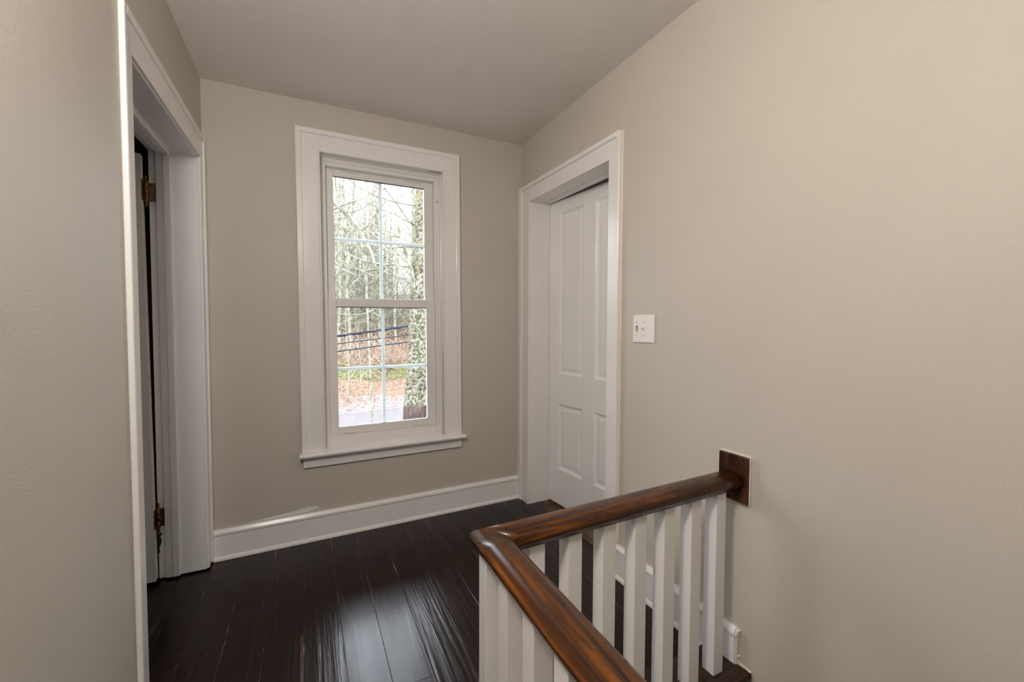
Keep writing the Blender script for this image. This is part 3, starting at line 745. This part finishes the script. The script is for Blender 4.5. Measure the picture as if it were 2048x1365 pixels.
# brush thickets
def thicket(name, label, n, xr, yr, hr_, r, mat, arch=.5, cat='brush'):
    ps = []
    for i in range(n):
        y = rnd(*yr); x = .16*y+rnd(*xr)*y; h = rnd(*hr_)
        a = rnd(0, 6.28); d = V((math.cos(a)*arch, math.sin(a)*arch, 1))
        pts, rad = wander(V((x, y, terr(x, y)-.05)), d, h, 4, r, r*.5, .28, -.10)
        ps.append((pts, rad))
    me = tubes_mesh(name, ps, 3); o = link(name, me, mat)
    return tag(o, label, cat, None, 'stuff')
thicket('brush', 'tan leafless brush tangled on the bank below the woods', 12500, (-.45, .28), (28.5, 40), (.8, 2.6), .012, M['brush'], .9)
thicket('undergrowth', 'grey-green leafless undergrowth between the bare trees', 6200, (-.45, .28), (36, 54), (1.2, 3.6), .014, M['twig'], .8)
thicket('weeds', 'low green weeds growing at the top of the leafy verge', 7500, (-.45, .28), (26.8, 29.5), (.15, .5), .016, M['weeds'], 1.2, 'weeds')
thicket('moss_patch', 'yellow-green mossy patch on the bank at the left', 1600, (-.125, -.085), (29, 31.5), (.15, .55), .022, M['moss'], 1.4, 'moss')
# round shrub right of centre, under the cables
ps = []
for i in range(150):
    a = rnd(0, 6.28); e = rnd(.25, 1.3); d = V((math.cos(a)*math.cos(e), math.sin(a)*math.cos(e), math.sin(e)))
    ps.append(wander(V((0, 0, -.05)), d, rnd(1.0, 1.6), 5, .012, .005, .12, -.12))
sx, sy_ = 5.15, 28.5
tag(link('shrub', tubes_mesh('shrub', ps, 3), M['brush']), 'rounded tan shrub of arching stems just left of the big trunk', 'shrub').location = (sx, sy_, terr(sx, sy_))

# cables
def cable(label, a, b, r, twist=False):
    a, b = V(a), V(b); d = b-a; p0 = a-d*5; p1 = b+d*9; n = 40
    paths = []
    for ph in ((0, 2.1, 4.2) if twist else (0,)):
        pts = []
        for i in range(n*4+1):
            f = i/(n*4); p = p0.lerp(p1, f); p.z += .9*(f-.41)**2-.0
            if twist: p = p+V((0, math.cos(ph+f*150)*.018, math.sin(ph+f*150)*.022))
            pts.append(p)
        paths.append((pts, [r]*len(pts)))
    o = link('utility_cable', tubes_mesh('utility_cable', paths, 5), M['cable'])
    return tag(o, label, 'cable', None)
cable('topmost black cable, a thick twisted bundle, crossing outside the window', (.795, 13, .885), (2.684, 13, 1.16), .019, True)
cable('thin black middle cable of the three crossing outside the window', (.832, 13, .667), (2.774, 13, .905), .016)
cable('lowest black cable of the three crossing outside the window', (.817, 13, .447), (2.773, 13, .690), .020)

# ------------------------------------------------------------------ light
w = bpy.data.worlds.new('overcast_sky'); S.world = w; w.use_nodes = True; nt = w.node_tree; nt.nodes.clear()
o = N(nt, 'ShaderNodeOutputWorld'); bg = N(nt, 'ShaderNodeBackground'); LK(nt, bg, 0, o, 0)
t = N(nt, 'ShaderNodeTexCoord'); sp = N(nt, 'ShaderNodeSeparateXYZ'); LK(nt, t, 'Generated', sp, 0)
r = ramp(nt, sp, 2, [(0, (.30, .30, .30)), (.02, (.36, .365, .37)), (.30, (1.27, 1.30, 1.46)), (1, (2.1, 2.15, 2.42))])
LK(nt, r, 0, bg, 0); bg.inputs[1].default_value = 7.8

def area(name, loc, rot, sx_, sy2, e, col):
    l = bpy.data.lights.new(name, 'AREA'); l.shape = 'RECTANGLE'; l.size = sx_; l.size_y = sy2; l.energy = e; l.color = col
    ob = bpy.data.objects.new(name, l); COL.objects.link(ob); ob.location = loc; ob.rotation_euler = rot; return ob
# added fill light without a fixture, high beside the left wall, out of frame
l = bpy.data.lights.new('hall_fill_light', 'POINT'); l.energy = 49; l.color = (1, .96, .915); l.shadow_soft_size = .11
ob = bpy.data.objects.new('hall_fill_light', l); COL.objects.link(ob); ob.location = (-.325, .36, 2.02)

# ------------------------------------------------------------------ camera
f, yaw, pit, rol = 835.3555, *[math.radians(a) for a in (26.355, -2.0476, .2049)]
fw = V((math.sin(yaw)*math.cos(pit), math.cos(yaw)*math.cos(pit), math.sin(pit)))
rt = V((math.cos(yaw), -math.sin(yaw), 0)); up = rt.cross(fw)
r2 = rt*math.cos(rol)+up*math.sin(rol); u2 = up*math.cos(rol)-rt*math.sin(rol)
cd = bpy.data.cameras.new('camera'); cam = bpy.data.objects.new('camera', cd); COL.objects.link(cam)
cd.sensor_fit = 'HORIZONTAL'; cd.sensor_width = 36; cd.lens = f/2048*36; cd.clip_start = .02; cd.clip_end = 500
cam.matrix_world = Matrix(((r2.x, u2.x, -fw.x, 0), (r2.y, u2.y, -fw.y, 0), (r2.z, u2.z, -fw.z, 1.2), (0, 0, 0, 1)))
S.camera = cam
vs = S.view_settings; vs.view_transform = 'Standard'; vs.look = 'None'; vs.exposure = 0; vs.gamma = 1; vs.use_curve_mapping = False
S.display_settings.display_device = 'sRGB'
cy = S.cycles; cy.use_denoising = True; cy.max_bounces = 12; cy.diffuse_bounces = 8; cy.glossy_bounces = 4; cy.transparent_max_bounces = 16; cy.sample_clamp_indirect = 6
